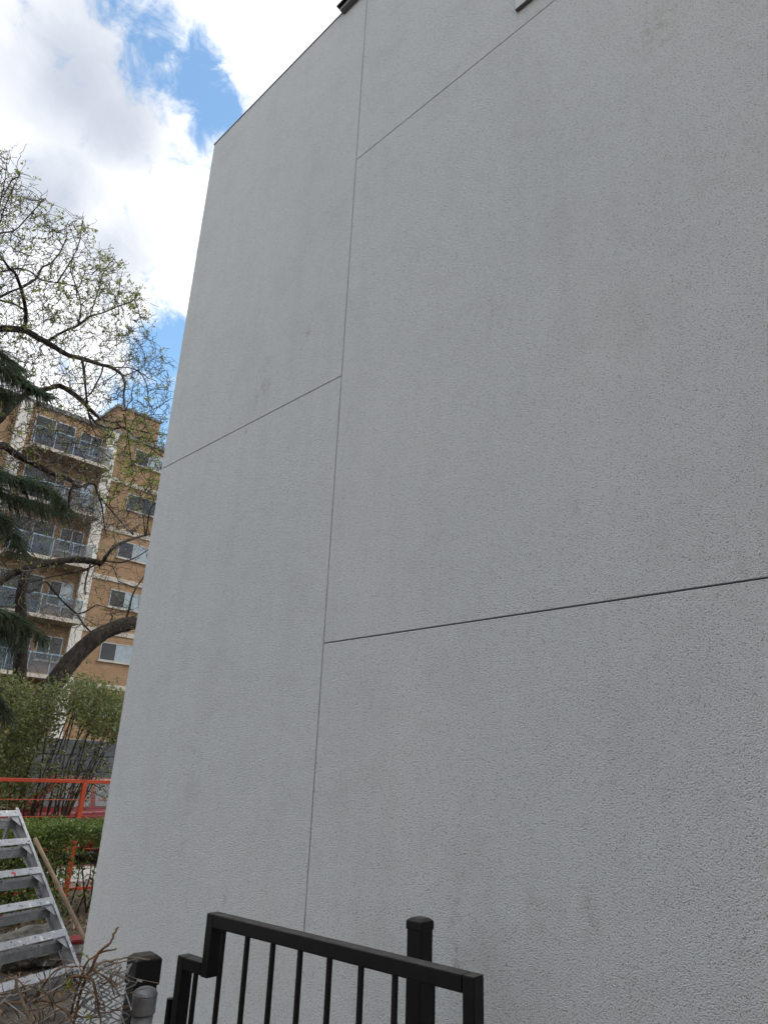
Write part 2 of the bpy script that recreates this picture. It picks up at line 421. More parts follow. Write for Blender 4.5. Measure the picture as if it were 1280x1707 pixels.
# unseen brick house, added behind the viewer to darken the wall's lower right
nb = thing('added_shade_house', (-6, -6, 0), 'unseen plain brown brick house added behind the viewer to shade the pale wall', 'building')
MB().box(-13, -5.2, -14, 1.8, -.1, 6.6).build('wall', 'brick', nb)
MB().add([(-13.3, -14.3, 6.6), (-4.9, -14.3, 6.6), (-4.9, 2.1, 6.6), (-13.3, 2.1, 6.6), (-9.1, -10.5, 8.4), (-9.1, -1.7, 8.4)], [(0, 3, 2, 1), (0, 1, 4), (1, 2, 5, 4), (2, 3, 5), (3, 0, 4, 5)]).build('roof', 'slate_board', nb)
for y_ in (-10, -6, -2):
    for z_ in (1.0, 3.9):
        w_ = MB().box(-5.199, -5.15, y_, y_ + 1.2, z_, z_ + 1.4).build('window', 'white_vinyl', nb)
        MB().box(-5.149, -5.14, y_ + .07, y_ + 1.13, z_ + .07, z_ + 1.33).build('pane', 'dark_glass', w_)

# ------------------------------------------------------------------ black gate, hinge post, wall post
ZG = EYE - .40
pa = at(345, 1522, Z=ZG); pb = at(790, 1630, Z=ZG)
gd = pb - pa; GL = np.hypot(gd[0], gd[1]); gu = np.array([gd[0] / GL, gd[1] / GL, 0]); gn = np.array([-gu[1], gu[0], 0])   # along the gate, and away from the camera
if gn[0] < 0: gn = -gn
gate = thing('garden_gate', (pa[0], pa[1], 0), 'black metal picket gate with a stepped top rail', 'gate')
TW, TD, TH = .031, .040, .036               # stile width, depth, rail height
def gbox(u0, u1, z0, z1, name, d0=0., d1=TD, bev=.003):
    o = pa + gu * u0 + gn * d0; o[2] = z0
    return MB().obox(o, gu * (u1 - u0), gn * (d1 - d0), (0, 0, z1 - z0)).build(name, 'black_paint', gate, bevel=bev)
ZS = ZG - .128                              # the lower shoulder
SH = .118
gbox(TW + .0005, GL - TW - .0005, ZG - TH, ZG, 'top_rail')
gbox(GL - TW, GL, .06, ZG, 'stile')
gbox(0, TW, ZS - TH, ZG, 'riser')
gbox(-SH + TW + .0005, -.0005, ZS - TH + .002, ZS, 'shoulder_rail')
gbox(-SH, -SH + TW, .06, ZS, 'stile')
gbox(-SH + TW + .0005, GL - TW - .0005, .08, .116, 'bottom_rail')
for i in range(9):
    u = -SH + TW + .042 + i * .1075
    if u > GL - TW - .02: break
    top = ZS - TH if u < TW else ZG - TH
    if 0 < u < TW: continue
    c = pa + gu * u + gn * TD * .5
    MB().obox((c[0] - .0055, c[1] - .0055, .116), (.011, 0, 0), (0, .011, 0), (0, 0, top - .116 + .002)).build('picket', 'black_paint', gate)
hp = pa + gu * (-SH - .022) + gn * .01
MB().tube([(hp[0], hp[1], ZG - .36), (hp[0], hp[1], ZG - .245)], .011, 12).build('hinge', 'black_paint', gate, smooth=False)
MB().tube([(hp[0], hp[1], .25), (hp[0], hp[1], .36)], .011, 12).build('hinge', 'black_paint', gate)

def capped_post(name, c, w, ztop, label, mt, cap_over, capz, cham, rot=0.0):
    p = thing(name, (c[0], c[1], 0), label, 'post')
    h = w / 2
    q = MB().box(-h, h, -h, h, -.05, ztop - capz + .004).build('shaft', mt, None, bevel=.004); q.parent = p
    ho = h + cap_over; hi = ho - cham
    vs = []; 
    for hh, z in ((ho, ztop - capz), (ho, ztop - cham * .75), (hi, ztop)):
        vs += [(-hh, -hh, z), (hh, -hh, z), (hh, hh, z), (-hh, hh, z)]
    fs = [(3, 2, 1, 0), (8, 9, 10, 11)] + [(4 * k + i, 4 * k + (i + 1) % 4, 4 * k + 4 + (i + 1) % 4, 4 * k + 4 + i) for k in range(2) for i in range(4)]
    q2 = MB().add(vs, fs).build('cap', mt, None, bevel=.0025); q2.parent = p
    p.rotation_euler.z = rot
    return p
wc = at(699, 1600, D=2.23); wtop = at(699, 1534, D=2.23)
capped_post('fence_post', (wc[0], wc[1]), .060, wtop[2], 'square black metal post with a flat cap standing close to the wall', 'black_paint', .0025, .034, .012, .03)
bc = at(236, 1640, D=2.02); btop = at(236, 1594, D=2.02)
capped_post('hinge_post', (bc[0], bc[1]), .068, btop[2], 'thick scuffed black post beside the gate with a vine hanging over it', 'black_old', .004, .075, .013, -.12)
dc = at(239, 1680, D=1.74); dt = at(239, 1648, D=1.74)
dp = thing('chain_link_post', (dc[0], dc[1], 0), 'round galvanised steel post with domed cap in front of the black post', 'post')
MB().lathe((dc[0], dc[1], 0), [(.0255, -.05), (.0255, dt[2] - .06)], 20).build('shaft', 'galvanised', dp, smooth=True)
MB().lathe((dc[0], dc[1], dt[2]), [(.0285, -.058), (.0298, -.056), (.0298, -.022), (.0282, -.0195), (.0275, -.0195)], 28).lathe((dc[0], dc[1], dt[2]), [(.030, -.0195), (.0312, -.018), (.0308, -.0155), (.028, -.0105), (.023, -.006), (.017, -.003), (.010, -.001), (.001, 0)], 28).build('cap', 'galvanised', dp)

# ------------------------------------------------------------------ chain-link fence with vine
cl = thing('chain_link_fence', (dc[0], dc[1], 0), 'bent wire chain-link fence with curled top at the lower left', 'fence')
e0 = np.array([dc[0] - .03, dc[1] + .015]); e1 = at(-330, 1720, D=1.55)[:2]
eu = (e1 - e0); EL = np.linalg.norm(eu); eu /= EL; en = np.array([eu[1], -eu[0]])
ztop0 = at(150, 1640, D=1.72)[2]
def fold(s):
    """offset of the mesh out of its plane: crumpled near the post"""
    return .05 * math.exp(-s / .18) * math.sin(s * 46) + .012 * math.sin(s * 13 + 1)
def fp(s, z):
    k = .62 + .38 * min(1, s / .25)         # squeezed together near the post
    off = fold(s) + .02 * math.sin(z * 9 + s * 7)
    q = e0 + eu * s * k + en * off
    return np.array([q[0], q[1], z])
DM = .052; 
wires = MB()
ncol = int(EL / DM)
for i in range(ncol):
    pts = []
    topz = ztop0 - .05 * (i * DM) + .018 * math.sin(i * 1.7)
    nz = int(topz / (DM / 2)) 
    for k in range(0, 30):
        z = topz - k * DM * .52
        if z < .02: break
        s = i * DM + (DM * .5 if k % 2 else -DM * .5)
        p = fp(max(s, -.01), z); p[:2] += en * (.003 if k % 2 else -.003)
        pts.append(p)
    # knuckled top
    a, b2 = pts[0], pts[1]
    d = (a - b2) / np.linalg.norm(a - b2)
    side = np.array([eu[0], eu[1], 0]) * (1 if i % 2 else -1)
    hook = [a + d * .012 + side * .012 + np.array([0, 0, .004]), a + d * .014 + np.array([0, 0, .008])]
    wires.tube(np.array(hook + pts), .0020, 5)
wires.build('wire_mesh', 'wire', cl)
# loose turns of the cut roll against the post
roll = MB()
for i in range(13):
    x0 = 128 + i * 6.5; pts = []; lean_ = random.uniform(-.5, .35); y0 = 1606 + abs(i - 6) * 3 + random.uniform(-5, 5)
    for k in range(9):
        sd_ = 1 if (k + i) % 2 else -1
        pts.append(at(x0 + sd_ * 11 + k * 14 * lean_ * .5 + random.uniform(-2, 2), y0 + k * 15, D=1.72 + .035 * math.sin(i * 1.3 + k * .4)))
    tip_ = [pts[0] + np.array([.004, 0, -.012]), pts[0] + np.array([.006, 0, .004])]
    roll.tube(smooth_path(tip_ + pts, 4), .0017, 6)
roll.build('wire_curl', 'wire', cl)
vine = thing('dead_vine', at(120, 1700, D=1.7) * np.array([1, 1, 0]), 'bare brown woody vine tangled over the chain-link fence', 'vine')
vm = MB(); vg = MB(); bud = MB()
def vp(path, r, mb, D0=1.68, k=4):
    pts = [at(x, y, D=D0 + dd) for x, y, dd in path]
    sp = smooth_path(pts, k); sp += RNG.normal(size=sp.shape) * r * .22
    r *= .8; rr = np.linspace(r, r * .6, len(sp)) * (1 + .25 * (RNG.random(len(sp)) > .8))
    mb.tube(sp, rr, 7)
vp([(120, 1720, .0), (135, 1655, .02), (150, 1618, 0), (165, 1590, .0), (183, 1573, .0), (190, 1558, .0), (197, 1546, .0)], .0046, vm)
vp([(118, 1690, .03), (132, 1640, .02), (145, 1605, 0), (162, 1592, .0), (180, 1585, .0), (194, 1583, 0)], .0040, vm)
vp([(60, 1668, .02), (80, 1632, 0), (100, 1615, .0), (118, 1612, .02), (148, 1614, .02), (168, 1625, 0), (190, 1645, 0), (200, 1662, .01)], .0030, vm)
vp([(130, 1640, .0), (165, 1608, .02), (190, 1601, .05), (215, 1597, .12), (250, 1601, .2)], .0036, vg)
vp([(140, 1635, .02), (175, 1612, .03), (205, 1604, .07), (228, 1600, .14)], .0030, vg)
vp([(-20, 1668, .0), (20, 1673, 0), (60, 1670, .02), (85, 1672, .03), (112, 1690, 0), (130, 1730, 0)], .0036, vm)
vp([(24, 1630, -.05), (33, 1655, -.05), (45, 1690, -.05), (56, 1725, -.05)], .0050, vg)
vp([(-10, 1660, .0), (22, 1655, .04), (55, 1645, .02), (75, 1632, .0)], .0030, vg)
vp([(120, 1628, 0), (150, 1632, 0), (160, 1655, 0), (165, 1690, .0), (172, 1730, .0)], .0042, vm)
vp([(65, 1720, .0), (66, 1690, .0), (58, 1668, .02), (70, 1652, 0)], .0030, vm)
for i in range(70):
    x = random.uniform(-30, 205); y = random.uniform(1615, 1700) + max(0, 40 - x * .3); L = random.uniform(20, 90); a = random.uniform(-1.9, .3)
    path = []
    for k in range(5):
        path.append((x, y, random.uniform(-.06, .08))); a += random.uniform(-.6, .6); x += math.cos(a) * L / 4; y += math.sin(a) * L / 4; y = max(y, 1600)
    vp(path, random.uniform(.0011, .0024), vm if i % 2 else vg, k=3)
vm.build('stem', 'vine', vine, smooth=True); vg.build('stem', 'vine_grey', vine, smooth=True)
for x, y, n_ in ((139, 1596, 3), (114, 1644, 10), (143, 1692, 3)):
    bud = MB(); leaves(bud, [at(x + random.uniform(-3, 3), y + random.uniform(-3, 3), D=1.67) for _ in range(n_)], .016, up=1); bud.build('bud', 'bud', vine)

# ------------------------------------------------------------------ aluminium step ladder, pole, cooler, rock
u = np.array([.928, .373, 0]); hh = np.array([-.373, .928, 0]); th = math.radians(47.94); zz = np.array([0, 0, 1.])
rr_ = math.cos(th) * hh + math.sin(th) * zz; nn = -math.sin(th) * hh + math.cos(th) * zz
L0 = at(130, 1605, D=5.78 * 1.0)
base = L0 - rr_ * ((L0[2]) / rr_[2])
lad = thing('aluminium_steps', base, 'paint-spattered aluminium steps leaning back over the hedge, six wide treads in view', 'ladder')
LEN = np.linalg.norm(L0 - base) + .2565 * 5.78 + .03; WID = 1.15
for s, nm in ((0, 'rail'), (1, 'rail')):
    o = base - u * WID * s; sg = -1 if s == 0 else 1                  # flanges point inwards
    rl = MB(); 
    rl.obox(o - nn * .10, u * .004 * (1 if s == 0 else -1), rr_ * LEN, nn * .10)
    rb_ = rl.build('rail', 'grey_aluminium', lad)
    MB().obox(o + nn * .0005, u * .03 * sg, rr_ * LEN, nn * .005).build('flange', 'worn_aluminium', rb_)
    MB().obox(o - nn * .1065, u * .032 * sg, rr_ * LEN, nn * .006).build('flange', 'worn_aluminium', rb_)
SP = .2565 * 5.78 / 5
t0 = np.linalg.norm(L0 - base)
for i in range(-1, 6):
    c = base + rr_ * (t0 + i * SP) - u * (WID - .006)
    if c[2] < .05: continue
    tr = MB().obox(c + nn * .0065 - rr_ * .062, u * (WID - .026), rr_ * .062, nn * .004).build('tread', 'worn_aluminium', lad)
    a0 = c - rr_ * .066 - nn * .012
    MB().obox(a0 - zz * .022, u * (WID - .034), zz * .022, nn * .004 * 0 - hh * .003).build('tread_lip', 'worn_aluminium', tr)
    MB().obox(a0 - zz * .088 + hh * .003, u * (WID - .034), zz * .065, hh * .003).build('tread_apron', 'grey_aluminium', tr)
    MB().add([c + u * (WID - .04) - rr_ * .064 - nn * .004, c + u * (WID - .13) - rr_ * .064 - nn * .004, c + u * (WID - .04) - rr_ * .17 - nn * .004,
              c + u * (WID - .04) - rr_ * .064 - nn * .007, c + u * (WID - .13) - rr_ * .064 - nn * .007, c + u * (WID - .04) - rr_ * .17 - nn * .007],
             [(0, 1, 2), (5, 4, 3), (0, 2, 5, 3), (0, 3, 4, 1), (1, 4, 5, 2)]).build('gusset', 'grey_aluminium', tr)
topc = base + rr_ * (LEN - .05)
for s in (0, 1):
    q = topc - u * (WID * s + (.05 if s == 0 else -.05)); q2 = np.array([q[0], q[1], 0]) + hh * .25
    MB().tube([q - nn * .05, q2], .018, 8).build('rear_leg', 'grey_aluminium', lad)
pt, pbm = at(58, 1398, D=6.9), at(141, 1567, D=6.25)
dv = pbm - pt; pend = pt + dv * ((.0 - pt[2]) / dv[2])
po = MB().tube(smooth_path([pt, pt + (pend - pt) * .5, pend], 3), .019, 12).build('wooden_pole', 'wood_pole', None, smooth=True)
tag(po, 'long round wooden pole leaning beside the aluminium steps', 'pole')
kc = at(128, 1566, Y=7.3)
cool = thing('cool_box', (kc[0] + .12, kc[1], 0), 'white plastic box with a red lid low beside the wall corner', 'box')
MB().box(kc[0] - .08, kc[0] + .45, kc[1], kc[1] + .16, 0, kc[2] - .047).build('tub', 'plastic_white', cool, bevel=.012)
MB().box(kc[0] - .10, kc[0] + .47, kc[1] - .012, kc[1] + .172, kc[2] - .045, kc[2]).build('lid', 'plastic_red', cool, bevel=.012)
MB().box(kc[0] - .06, kc[0] + .43, kc[1] - .012, kc[1] - .001, kc[2] - .12, kc[2] - .09).build('handle', 'plastic_white', cool, bevel=.003)
rkc = at(48, 1604, Y=7.15)
bm = bmesh.new(); bmesh.ops.create_icosphere(bm, subdivisions=4, radius=1)
from mathutils import noise as mn
for v in bm.verts:
    d = v.co.copy(); k = 1 + .28 * mn.noise(d * 1.6) + .12 * mn.noise(d * 4.5) + .05 * mn.noise(d * 11)
    v.co = Vector((d.x * .38, d.y * .26, d.z * .19)) * k
me = bpy.data.meshes.new('boulder'); bm.to_mesh(me); bm.free(); me.materials.append(MATS['rock'])
bo = bpy.data.objects.new('boulder', me); COL.objects.link(bo); bo.location = (rkc[0], rkc[1], .11)
tag(bo, 'rough grey rock on the soil under the aluminium steps', 'rock')

# ------------------------------------------------------------------ orange site fence
YF = 10.25
zt = at(90, 1299, Y=YF)[2]
of = thing('orange_fence', (4.5, YF, 0), 'orange steel mesh site fence with a flat top rail', 'fence')
MB().box(-1.0, 8.2, YF - .02, YF + .02, zt - .046, zt).build('top_rail', 'orange_paint', of, bevel=.004)
MB().box(-1.0, 8.2, YF - .015, YF + .015, .08, .115).build('bottom_rail', 'orange_paint', of, bevel=.004)
xp = at(137, 1330, Y=YF)[0]
for k in range(-3, 3):
    x = xp + k * 1.9
    MB().box(x - .027, x + .027, YF - .026, YF + .026, 0, zt - .047).build('post', 'orange_paint', of, bevel=.004)
for k in range(1, 7):
    z = zt - .055 - k * .205
    MB().tube([(-1, YF, z), (8.2, YF, z)], .0045, 5).build('wire_bar', 'orange_paint', of)
vw = MB()
for i in range(92):
    x = -1 + i * .1; vw.tube([(x, YF + .004, .1), (x, YF + .004, zt - .05)], .0016, 4, cap=False)
vo_ = vw.build('upright_wires', 'orange_paint', of); vo_['kind'] = 'stuff'

# ------------------------------------------------------------------ red car in the street behind the fence
def make_car(x0, y0):
    root = thing('parked_car', (x0 + 2.1, y0 + .85, 0), 'dark red car parked in the street behind the orange fence', 'car')
    Lc = 4.25
    low = [(0, .42), (.02, .62), (.25, .74), (.75, .80), (1.15, .86), (3.25, .93), (3.95, .92), (4.2, .80), (4.25, .5), (4.2, .3), (3.75, .22), (.55, .22), (.08, .26)]
    def loft(prof, ys, name, m, par):
        n = len(prof); vs = []; 
        for yy, inset in ys:
            cxm = Lc / 2
            for a, b in prof: vs.append((x0 + cxm + (a - cxm) * (1 - inset * .25), y0 + yy, b if b < .3 else b - inset * .12))
        fs = [tuple(range(n)), tuple((len(ys) - 1) * n + i for i in range(n))[::-1]]
        for k in range(len(ys) - 1):
            for i in range(n): fs.append((k * n + i, (k + 1) * n + i, (k + 1) * n + (i + 1) % n, k * n + (i + 1) % n))
        return MB().add(vs, fs).build(name, m, par, bevel=.03, seg=2, smooth=True)
    body = loft(low, [(0, .25), (.06, .05), (.25, 0), (1.45, 0), (1.64, .05), (1.7, .25)], 'body', 'red_paint', root)
    cab = [(1.0, .84), (1.75, 1.36), (2.15, 1.44), (2.95, 1.42), (3.45, 1.27), (3.95, .9)]
    vs = []; n = len(cab)
    for yy, k in ((.10, 0), (.28, 1), (1.42, 1), (1.60, 0)):
        for a, b in cab: vs.append((x0 + a, y0 + (yy if k == 0 else yy), b if b < .95 else b))
    # cabin sides lean inwards
    vs = []
    for side in (0, 1):
        for a, b in cab:
            lean = .09 + (b - .84) / .6 * .19
            vs.append((x0 + a, y0 + (lean if side == 0 else 1.7 - lean), b))
    fs = [tuple(range(n)), tuple(n + i for i in range(n))[::-1]] + [(i, n + i, n + (i + 1) % n, (i + 1) % n) for i in range(n)]
    MB().add(vs, fs).build('cabin', 'red_paint', root, bevel=.025, smooth=True)
    def sidewin(pts):
        for side in (0, 1):
            v = []
            for a, b in pts:
                lean = .09 + (b - .84) / .6 * .19 - .006
                v.append((x0 + a, y0 + (lean if side == 0 else 1.7 - lean), b))
            v2 = [(p[0], p[1] + (.01 if side == 0 else -.01), p[2]) for p in v]; k = len(v)
            MB().add(v + v2, [tuple(range(k)), tuple(range(k, 2 * k))[::-1]] + [(i, k + i, k + (i + 1) % k, (i + 1) % k) for i in range(k)]).build('side_window', 'car_glass', root)
    sidewin([(1.28, .94), (1.82, 1.32), (2.15, 1.37), (2.35, 1.37), (2.35, .95)])
    sidewin([(2.43, .95), (2.43, 1.37), (2.92, 1.35), (3.2, 1.27), (3.45, .97)])
    for a, b, c, d, nm in ((1.02, .89, 1.70, 1.345, 'windscreen'), (3.9, .935, 3.48, 1.265, 'rear_window')):
        v = [(x0 + a, y0 + .2, b + .012), (x0 + a, y0 + 1.5, b + .012), (x0 + c, y0 + 1.36, d + .012), (x0 + c, y0 + .34, d + .012)]
        v2 = [(p[0], p[1], p[2] - .01) for p in v]
        MB().add(v + v2, [(0, 1, 2, 3), (7, 6, 5, 4), (0, 4, 5, 1), (1, 5, 6, 2), (2, 6, 7, 3), (3, 7, 4, 0)]).build(nm, 'car_glass', root)
    for xx in (.82, 3.42):
        for yy in (.06, 1.64):
            t_ = MB(); 
            ring = [(.19, -.1), (.29, -.1), (.315, -.06), (.315, .06), (.29, .1), (.19, .1)]
            v = []; f = []; n2 = 24
            for r, w in ring:
                for j in range(n2): a = j * 2 * math.pi / n2; v.append((x0 + xx + r * math.cos(a), y0 + yy + w, .315 + r * math.sin(a)))
            for i in range(len(ring)):
                for j in range(n2): f.append((i * n2 + j, i * n2 + (j + 1) % n2, ((i + 1) % len(ring)) * n2 + (j + 1) % n2, ((i + 1) % len(ring)) * n2 + j))
            wh_ = t_.add(v, f).build('wheel', 'tyre', root, smooth=True)
            MB().tube([(x0 + xx, y0 + yy - .085, .315), (x0 + xx, y0 + yy + .085, .315)], .192, 20).build('rim', 'chrome', wh_)
    for yy in (.18, 1.3): MB().box(x0 - .0, x0 + .1, y0 + yy, y0 + yy + .22, .58, .7).build('headlight', 'plastic_white', root, bevel=.02)
    for yy in (.12, 1.36): MB().box(x0 + 4.15, x0 + 4.26, y0 + yy, y0 + yy + .22, .66, .82).build('tail_light', 'lamp_red', root, bevel=.02)
    for xx in (1.75, 2.6): MB().box(x0 + xx, x0 + xx + .16, y0 - .012, y0 + .03, .80, .825).build('door_handle', 'chrome', root)
    MB().box(x0 - .03, x0 + .05, y0 + .1, y0 + 1.6, .3, .42).build('bumper', 'red_paint', root, bevel=.02)
    MB().box(x0 + 1.28, x0 + 1.4, y0 - .1, y0 + .09, .96, 1.06).build('wing_mirror', 'red_paint', root, bevel=.02)
make_car(3.75, 13.2)

# ------------------------------------------------------------------ slate-grey boarded screen
YS = 22.0
sx0, sx1 = at(36, 1230, Y=YS)[0], 16.0
szt = at(100, 1230, Y=YS)[2]
sc = thing('boarded_screen', (sx0, YS, 0), 'dark slate-grey boarded screen at the foot of the brick block', 'fence')
x = sx0
while x < sx1:
    for k in range(5):
        z0 = .1 + k * (szt - .1) / 5
        MB().box(x + .06, x + 1.74, YS, YS + .03, z0, z0 + (szt - .1) / 5 - .025).build('board', 'slate_board', sc)
    MB().box(x - .05, x + .05, YS - .03, YS + .06, 0, szt + .03).build('post', 'slate_board', sc)
    x += 1.8
MB().box(sx0 + .06, sx1, YS + .032, YS + .045, .05, szt - .05).build('backing', 'black_old', sc)

# ------------------------------------------------------------------ brick apartment block
YB = 36.0; K = YB / 30
apt = thing('apartment_block', (14, YB, 0), 'brown brick apartment block with white piers and balconies beyond the trees', 'building')
def AX(px_, py_): return at(px_, py_, Y=YB)[0]
zb = [EYE + v * K for v in (.83, 3.12, 5.405, 7.735, 10.0, 12.31)]      # pale floor bands
zroof = EYE + 14.55 * K
xa, xb = 9.45, 14.13                         # piers
MB().box(-2, 34, YB, YB + 14, 0, zroof).build('wall', 'brick', apt)
MB().box(-2.05, 34.05, YB - .08, YB + 14.05, zroof + .001, zroof + .22).build('roof_coping', 'flashing', apt)
MB().box(14.36, 17.06, YB + .6, YB + 6, zroof + .222, EYE + 16.2 * K).build('penthouse', 'brick', apt)
MB().box(14.30, 17.12, YB + .54, YB + 6.06, EYE + 16.2 * K + .001, EYE + 16.2 * K + .15).build('penthouse_coping', 'flashing', apt)
for xx in (xa, xb, 26.0):
    MB().box(xx - .29, xx + .29, YB - .22, YB - .001, 0, zroof - .02).build('pier', 'white_concrete', apt)
def aw(x0, x1, z0, z1, split=.5, cur=True, y=YB):
    w = MB(); f = .05
    w.box(x0, x1, y - .03, y - .002, z0, z0 + f); w.box(x0, x1, y - .03, y - .002, z1 - f, z1); w.box(x0, x0 + f, y - .03, y - .002, z0 + f, z1 - f); w.box(x1 - f, x1, y - .03, y - .002, z0 + f, z1 - f)
    xm = x0 + (x1 - x0) * split; w.box(xm - f / 2, xm + f / 2, y - .035, y - .002, z0 + f, z1 - f)
    wd = w.build('window', 'aluminium_frame', apt)
    MB().box(x0 + f, xm - f / 2, y - .014, y - .006, z0 + f, z1 - f).build('pane', 'dark_glass', wd)
    MB().box(xm + f / 2, x1 - f, y - .014, y - .006, z0 + f, z1 - f).build('pane', 'curtain' if cur else 'dark_glass', wd)
    if cur: MB().box(x1 - f - .32, x1 - f - .28, y - .02, y - .0145, z0 + f, z1 - f).build('glazing_bar', 'aluminium_frame', wd)
    MB().box(x0 - .06, x1 + .06, y - .09, y - .002, z0 - .07, z0 - .003).build('sill', 'band', wd)
for i, z in enumerate(zb):
    MB().box(xb + .291, 25.7, YB - .05, YB - .0015, z - .11, z + .14).build('floor_band', 'band', apt)
    MB().box(-2, xa - .291, YB - .05, YB - .0015, z - .11, z + .14).build('floor_band', 'band', apt)
for i, z in enumerate(zb):
    hi = zb[i + 1] if i < 5 else z + 2.75
    aw(15.58, 17.42, hi - 1.44, hi - .50, .46, i != 4)
    aw(20.2, 22.0, hi - 1.44, hi - .50, .5, i % 2 == 0)
    if i > 0:
        # balcony with glazed guard, sliding door behind
        b = MB().box(xa + .35, xb - .30, YB - 1.25, YB - .003, z - .06, z + .12).build('balcony', 'band', apt)
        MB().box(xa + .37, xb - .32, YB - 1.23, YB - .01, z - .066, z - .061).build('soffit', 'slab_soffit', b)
        MB().box(xa + .40, xb - .32, YB - 1.20, YB - 1.15, z + 1.05, z + 1.11).build('guard_rail', 'rail_blue', b)
        MB().box(xa + .40, xa + .45, YB - 1.148, YB - .25, z + 1.05, z + 1.11).build('guard_rail', 'rail_blue', b)
        for k in range(5):
            xx = xa + .40 + k * (xb - xa - .77) / 4
            MB().box(xx, xx + .04, YB - 1.20, YB - 1.16, z + .122, z + 1.048).build('guard_post', 'rail_blue', b)
            if k < 4: MB().box(xx + .05, xx + (xb - xa - .77) / 4 - .01, YB - 1.185, YB - 1.175, z + .17, z + 1.03).build('glass_panel', 'guard_glass', b)
        d = MB().box(xa + .6, xa + 2.7, YB - .05, YB - .002, z + .13, z + 2.2).build('patio_door', 'aluminium_frame', apt)
        for k in range(2): MB().box(xa + .66 + k * 1.02, xa + 1.62 + k * 1.02, YB - .06, YB - .052, z + .2, z + 2.13).build('pane', 'dark_glass', d)
        aw(xa + 3.0, xa + 4.2, z + .9, z + 2.1, .5, i % 2 == 0)

# things kept on the topmost balcony
zt5 = zb[5] + .12
pc = thing('plant_pot', (11.1, YB - .8, zt5), 'terracotta pot with leafy plant on the topmost balcony', 'plant pot')
MB().lathe((11.1, YB - .8, zt5), [(.16, 0), (.24, .38), (.26, .38), (.26, .44), (.2, .44)], 16).build('pot', 'terracotta', pc)
lm = MB(); leaves(lm, np.array([11.1, YB - .8, zt5 + .75]) + RNG.normal(size=(220, 3)) * [.2, .2, .22], .14); lm.build('foliage', 'shrub_leaf', pc)
sb = thing('storage_box', (12.2, YB - .75, zt5), 'navy plastic storage box on the topmost balcony', 'box')
MB().box(11.85, 12.6, YB - 1.05, YB - .5, zt5, zt5 + .5).build('tub', 'plastic_navy', sb, bevel=.02)
MB().box(11.82, 12.63, YB - 1.08, YB - .47, zt5 + .502, zt5 + .57).build('lid', 'plastic_white', sb, bevel=.015)

# ------------------------------------------------------------------ trees
def limb(path, Y0, tree, mb_nodes, name='limb', amp=.5, ph=0., sides=9, sm=4):
    """path: (px, py, width in px); the limb swings in depth as it goes"""
    n = len(path); pts = []
    for i, (x, y, w) in enumerate(path):
        Yv = Y0 + amp * math.sin(ph + i * .7); p = at(x, y, Y=Yv)
        pts.append([*p, w * .44 * (Yv / .95) / F])
    sp = smooth_path(pts, sm)
    xyz = sp[:, :3] + RNG.normal(size=(len(sp), 3)) * sp[:, 3:4] * .06
    rr = np.maximum(sp[:, 3], .004) * (1 + RNG.normal(size=len(sp)) * .06)
    o = MB().tube(xyz, rr, sides).build(name, 'bark', tree, smooth=True)
    mb_nodes.extend(xyz.tolist())
    return xyz

